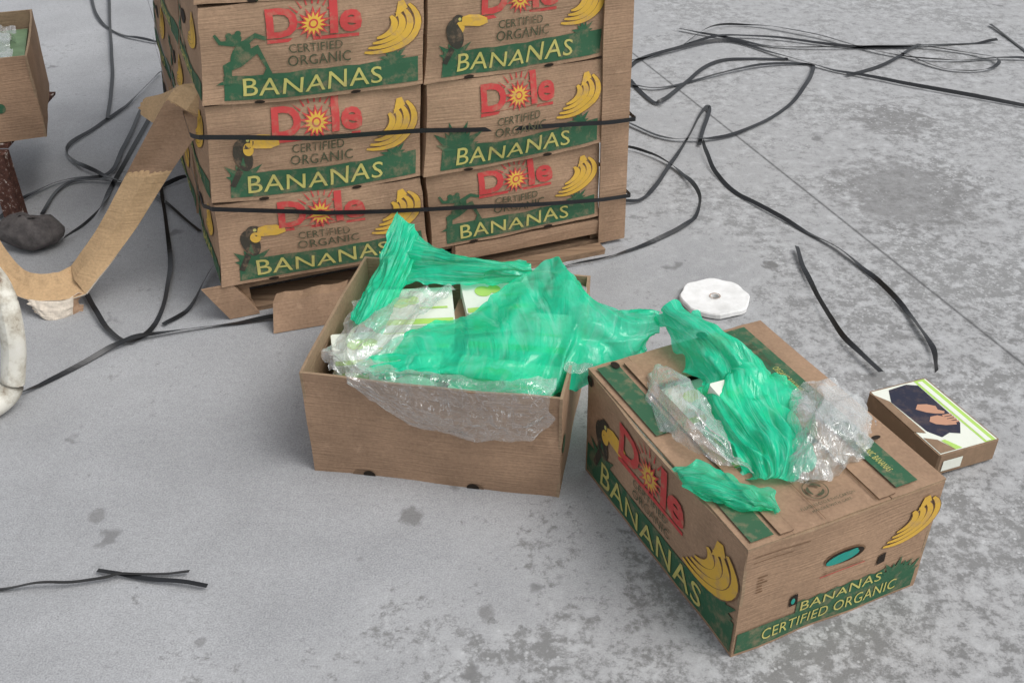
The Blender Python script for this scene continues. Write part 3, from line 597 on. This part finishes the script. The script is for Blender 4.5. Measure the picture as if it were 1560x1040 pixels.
SS="""701,4487 861,4388 1103,4268 1493,4262 1823,4310 1954,4323
681,4275 854,4509 1021,4530 1260,4381 1472,4188 1679,4113 1889,4131 2035,4114
418,3895 534,3842 689,3923 933,4054 1141,4086 1126,3963 1032,3759 886,3555 728,3420 592,3385 487,3424 357,3580
428,4014 502,4132 660,4276 861,4388 1071,4369 1363,4264 1623,4260 1805,4183 1873,4088 1793,4007 1650,4022 1524,4187
448,4097 571,4181 855,4349 1037,4195 1203,4030 1351,3933 1534,3814 1846,3639
445,3927 498,3736 543,3718 665,3924 819,4127 1077,4144
2002,4530 2040,4128
1260,3961 1442,4081 1630,4282
327,3348 430,3295 521,3172 562,2991 534,2845 449,2748 291,2638 125,2562
296,2943 386,2958 446,3058 547,3294 669,3615 696,3644 618,3344
631,3359 635,3171 680,3011 800,2822 909,2649 970,2475 1004,2302 1008,2159 984,2066
790,2661 785,2461 805,2231 856,2067
-1955,5153 -1765,4681 -1605,4469 -1429,4364
-1863,5151 -1634,4430 -1499,3990 -1396,3587
-1326,4021 -1357,3733 -1413,3532 -1453,3346 -1381,3221 -1258,3125 -1106,3056 -1011,3122
-1163,1986 -1127,2010 -994,2165 -917,2228 -754,2290 -564,2333
-1121,2465 -1017,2293 -931,2220 -893,2321 -917,2546 -991,2803 -1135,3242
-806,2562 -825,2382 -871,2297
-1499,2869 -1455,3016 -1371,3127 -1265,3149 -1269,3344 -1305,3673
-1380,2888 -1376,3081 -1261,3103 -1094,3011 -892,2783
-1251,3643 -1234,3148 -1215,2886 -1260,2729
-972,1420 -877,1424 -772,1438 -714,1451 -605,1455
-779,1463 -687,1442 -563,1420""".split('\n')
for i,s in enumerate(SS): strap(s,seed=i+1,hw=.0072 if i<8 else .0064 if i<21 else .0045,lift=.012,twist=1.3 if i<8 else 2.0 if i<21 else .8)

# ------------------------------------------------------------ fallen corner board (kraft)
K0=[(-.692,2.454,.570),(-.755,2.464,.570),(-.803,2.451,.540),(-.951,2.467,.330),(-1.040,2.455,.200),(-1.140,2.465,.080)]
K1=[(-.640,2.374,.535),(-.662,2.424,.55),(-.715,2.445,.49),(-.833,2.460,.345),(-.955,2.437,.185),(-1.080,2.376,.05)]
M1=[(-1.140,2.465,.080),(-1.168,2.432,.080),(-1.226,2.430,.080),(-1.279,2.466,.090),(-1.362,2.570,.120),(-1.42,2.7,.15)]
M0=[(-1.080,2.376,.050),(-1.127,2.358,.045),(-1.209,2.355,.045),(-1.274,2.380,.055),(-1.322,2.412,.075),(-1.40,2.49,.115)]
M2=[(-1.105,2.375,.0),(-1.136,2.340,.0),(-1.174,2.329,.002),(-1.205,2.345,.015)]
kb=empty('kraft_corner_board')
def ribbon(name,E0,E1,mat,th=.004,n=10,crease=.006,rag=0):
    a=catmull(E0,n); b=catmull(E1,n); mb=MB(); top=[];bot=[]
    for i in range(len(a)):
        d=(a[min(i+1,len(a)-1)]-a[max(i-1,0)]); wv=b[i]-a[i]; nn=d.cross(wv); nn=nn.normalized() if nn.length>1e-9 else Vector((0,0,1))
        if nn.z<0: nn=-nn
        r=[];q=[]
        for k in range(9):
            t=k/8; cf=1-abs(2*t-1)
            p=a[i].lerp(b[i],t)+nn*(crease*cf+.003*noise.noise(Vector((i*.3,k*.5,2))))
            if rag and i in (0,len(a)-1): p=p+noise.noise_vector(Vector((k*1.7,i,3)))*rag
            r.append(p); q.append(p-nn*th)
        top.append(r);bot.append(q)
    mb.grid(top,mat,False); mb.grid([r[::-1] for r in bot],'cardboard',True)
    for e in (0,-1): mb.grid([[r[e] for r in top],[r[e] for r in bot]],'kraft_torn',False); mb.grid([top[e],bot[e]],'kraft_torn',False)
    return mb.done(name,kb)
ribbon('board_arm',K0,K1,'kraft_board',crease=.012); ribbon('board_fold',M1,M0,'kraft_board',crease=-.008)
ribbon('torn_end',[tuple(p) for p in [(-1.095,2.378,.056),(-1.127,2.356,.044),(-1.185,2.353,.044),(-1.22,2.356,.048)]],M2,'kraft_torn',th=.002,crease=.004,rag=.016)
ribbon('far_end',[(-.88,2.88,.44),(-.95,2.93,.37),(-1.05,3.0,.32)],[(-.93,2.78,.36),(-.98,2.86,.30),(-1.06,2.96,.29)],'kraft_board',rag=.01)

# ------------------------------------------------------------ cart with a box
cart=empty('hand_cart')
mb=MB()
boxv(mb,-1.475,-1.425,2.85,2.895,.0,.212,'rusty_steel'); boxv(mb,-2.1,-1.43,2.90,3.30,.212,.222,'rusty_steel'); boxv(mb,-2.1,-2.05,2.95,3.0,0,.211,'rusty_steel')
mb.done('platform',cart)
def tube(mb,P,r,mat,n=14):
    P=catmull(P,10); rows=[]
    for i,p in enumerate(P):
        d=(P[min(i+1,len(P)-1)]-P[max(i-1,0)]).normalized(); s=d.cross(Vector((0,0,1)) if abs(d.z)<.9 else Vector((1,0,0))).normalized(); u=s.cross(d)
        rows.append([p+(s*math.cos(a)+u*math.sin(a))*r for a in [2*math.pi*k/n for k in range(n+1)]])
    mb.grid(rows,mat,True); mb.add(rows[0][:n],[tuple(range(n))],mat); mb.add(rows[-1][:n],[tuple(range(n))],mat)
mb=MB(); dx=.024; tube(mb,[(-1.6,2.5,.36),(-1.35+dx,2.25,.35),(-1.165+dx,2.06,.315),(-1.122+dx,2.02,.27),(-1.112+dx,1.995,.2),(-1.124+dx,1.984,.12),(-1.15+dx,1.960,.045),(-1.20,1.90,.026),(-1.35,1.85,.024)],.026,'white_paint')
tube(mb,[(-1.6,2.5,.36),(-1.9,2.8,.34),(-1.95,2.96,.22)],.02,'white_paint'); mb.done('tube_frame',cart)
mb=MB(); rows=[]
for j in range(13):
    th_=math.pi*j/12
    rows.append([Vector((-1.345+.09*math.sin(th_)*math.cos(a),2.715+.06*math.sin(th_)*math.sin(a),.048+.046*math.cos(th_)))+noise.noise_vector(Vector((math.cos(a)*1.4,math.sin(a)*1.4,th_*1.3)))*.014 for a in [2*math.pi*k/20 for k in range(21)]])
mb.grid(rows,'rubber',True); mb.done('caster_wheel',cart)
CM=frame(-1.335,2.95,.312,.225)@Matrix.Translation((-.5,0,0)); cbx=empty('carton_of_bags',CM)
mb=MB(); F2_,R2_,_,_=openbox(mb,.5,.42,.24); put(mb,[ELL(.40,.10,.014,.014,'ink_green',1)],lambda s,t,o:F2_(s/.5,t/.24,o)); mb.done('carton',cbx)
def cl(pts): return [CM@Vector(p) for p in pts]
rr=[[(.05+.40*i/5, .03+.36*j/4, .20+.05*math.sin(math.pi*i/5)*math.sin(math.pi*j/4)+random.uniform(-.01,.02)) for i in range(6)] for j in range(5)]
simple('produce_green',(.20,.30,.17),.6)
wfilm('bags',cbx,[(([cl(r) for r in rr],'film_white'),dict(nu=14,nv=14,amp=.02,fold=(4,4),seed=61,fine=.006))])
mb=MB(); boxv(mb,.02,.48,.02,.40,.01,.19,'produce_green'); mb.done('produce',cbx)

# ------------------------------------------------------------ light & camera
w=bpy.data.worlds.new("World"); sc.world=w; w.use_nodes=True; nt=w.node_tree; bg=nt.nodes['Background']
sky=N(nt,'ShaderNodeTexSky',sky_type='NISHITA'); sky.sun_disc=False; el,az=math.radians(55),math.radians(115)
sky.sun_elevation=el; sky.sun_rotation=az; sky.dust_density=3; sky.air_density=1.2
hs=N(nt,'ShaderNodeHueSaturation'); hs.inputs['Saturation'].default_value=.22; nt.links.new(sky.outputs[0],hs.inputs['Color']); nt.links.new(hs.outputs[0],bg.inputs[0]); bg.inputs[1].default_value=.15
sl=bpy.data.lights.new('sun','SUN'); sl.energy=1.4; sl.angle=math.radians(35); sl.color=(1,.98,.95); so=bpy.data.objects.new('sun',sl); sc.collection.objects.link(so)
sd=Vector((math.sin(az)*math.cos(el),math.cos(az)*math.cos(el),math.sin(el))); so.rotation_euler=sd.to_track_quat('Z','Y').to_euler()
cd=bpy.data.cameras.new('camera'); cd.lens=36*1678.4/1560; cd.sensor_width=36; cd.clip_end=500; cd.clip_start=.05
co=bpy.data.objects.new('camera',cd); sc.collection.objects.link(co); sc.camera=co
p_=.6011; r_=-.0057
fw=Vector((0,math.cos(p_),-math.sin(p_))); up=Vector((0,math.sin(p_),math.cos(p_))); rt=Vector((1,0,0))
R=math.cos(r_)*rt+math.sin(r_)*up; U=-math.sin(r_)*rt+math.cos(r_)*up
m=Matrix((R,U,-fw)).transposed().to_4x4(); m.translation=(0,0,1.5256); co.matrix_world=m
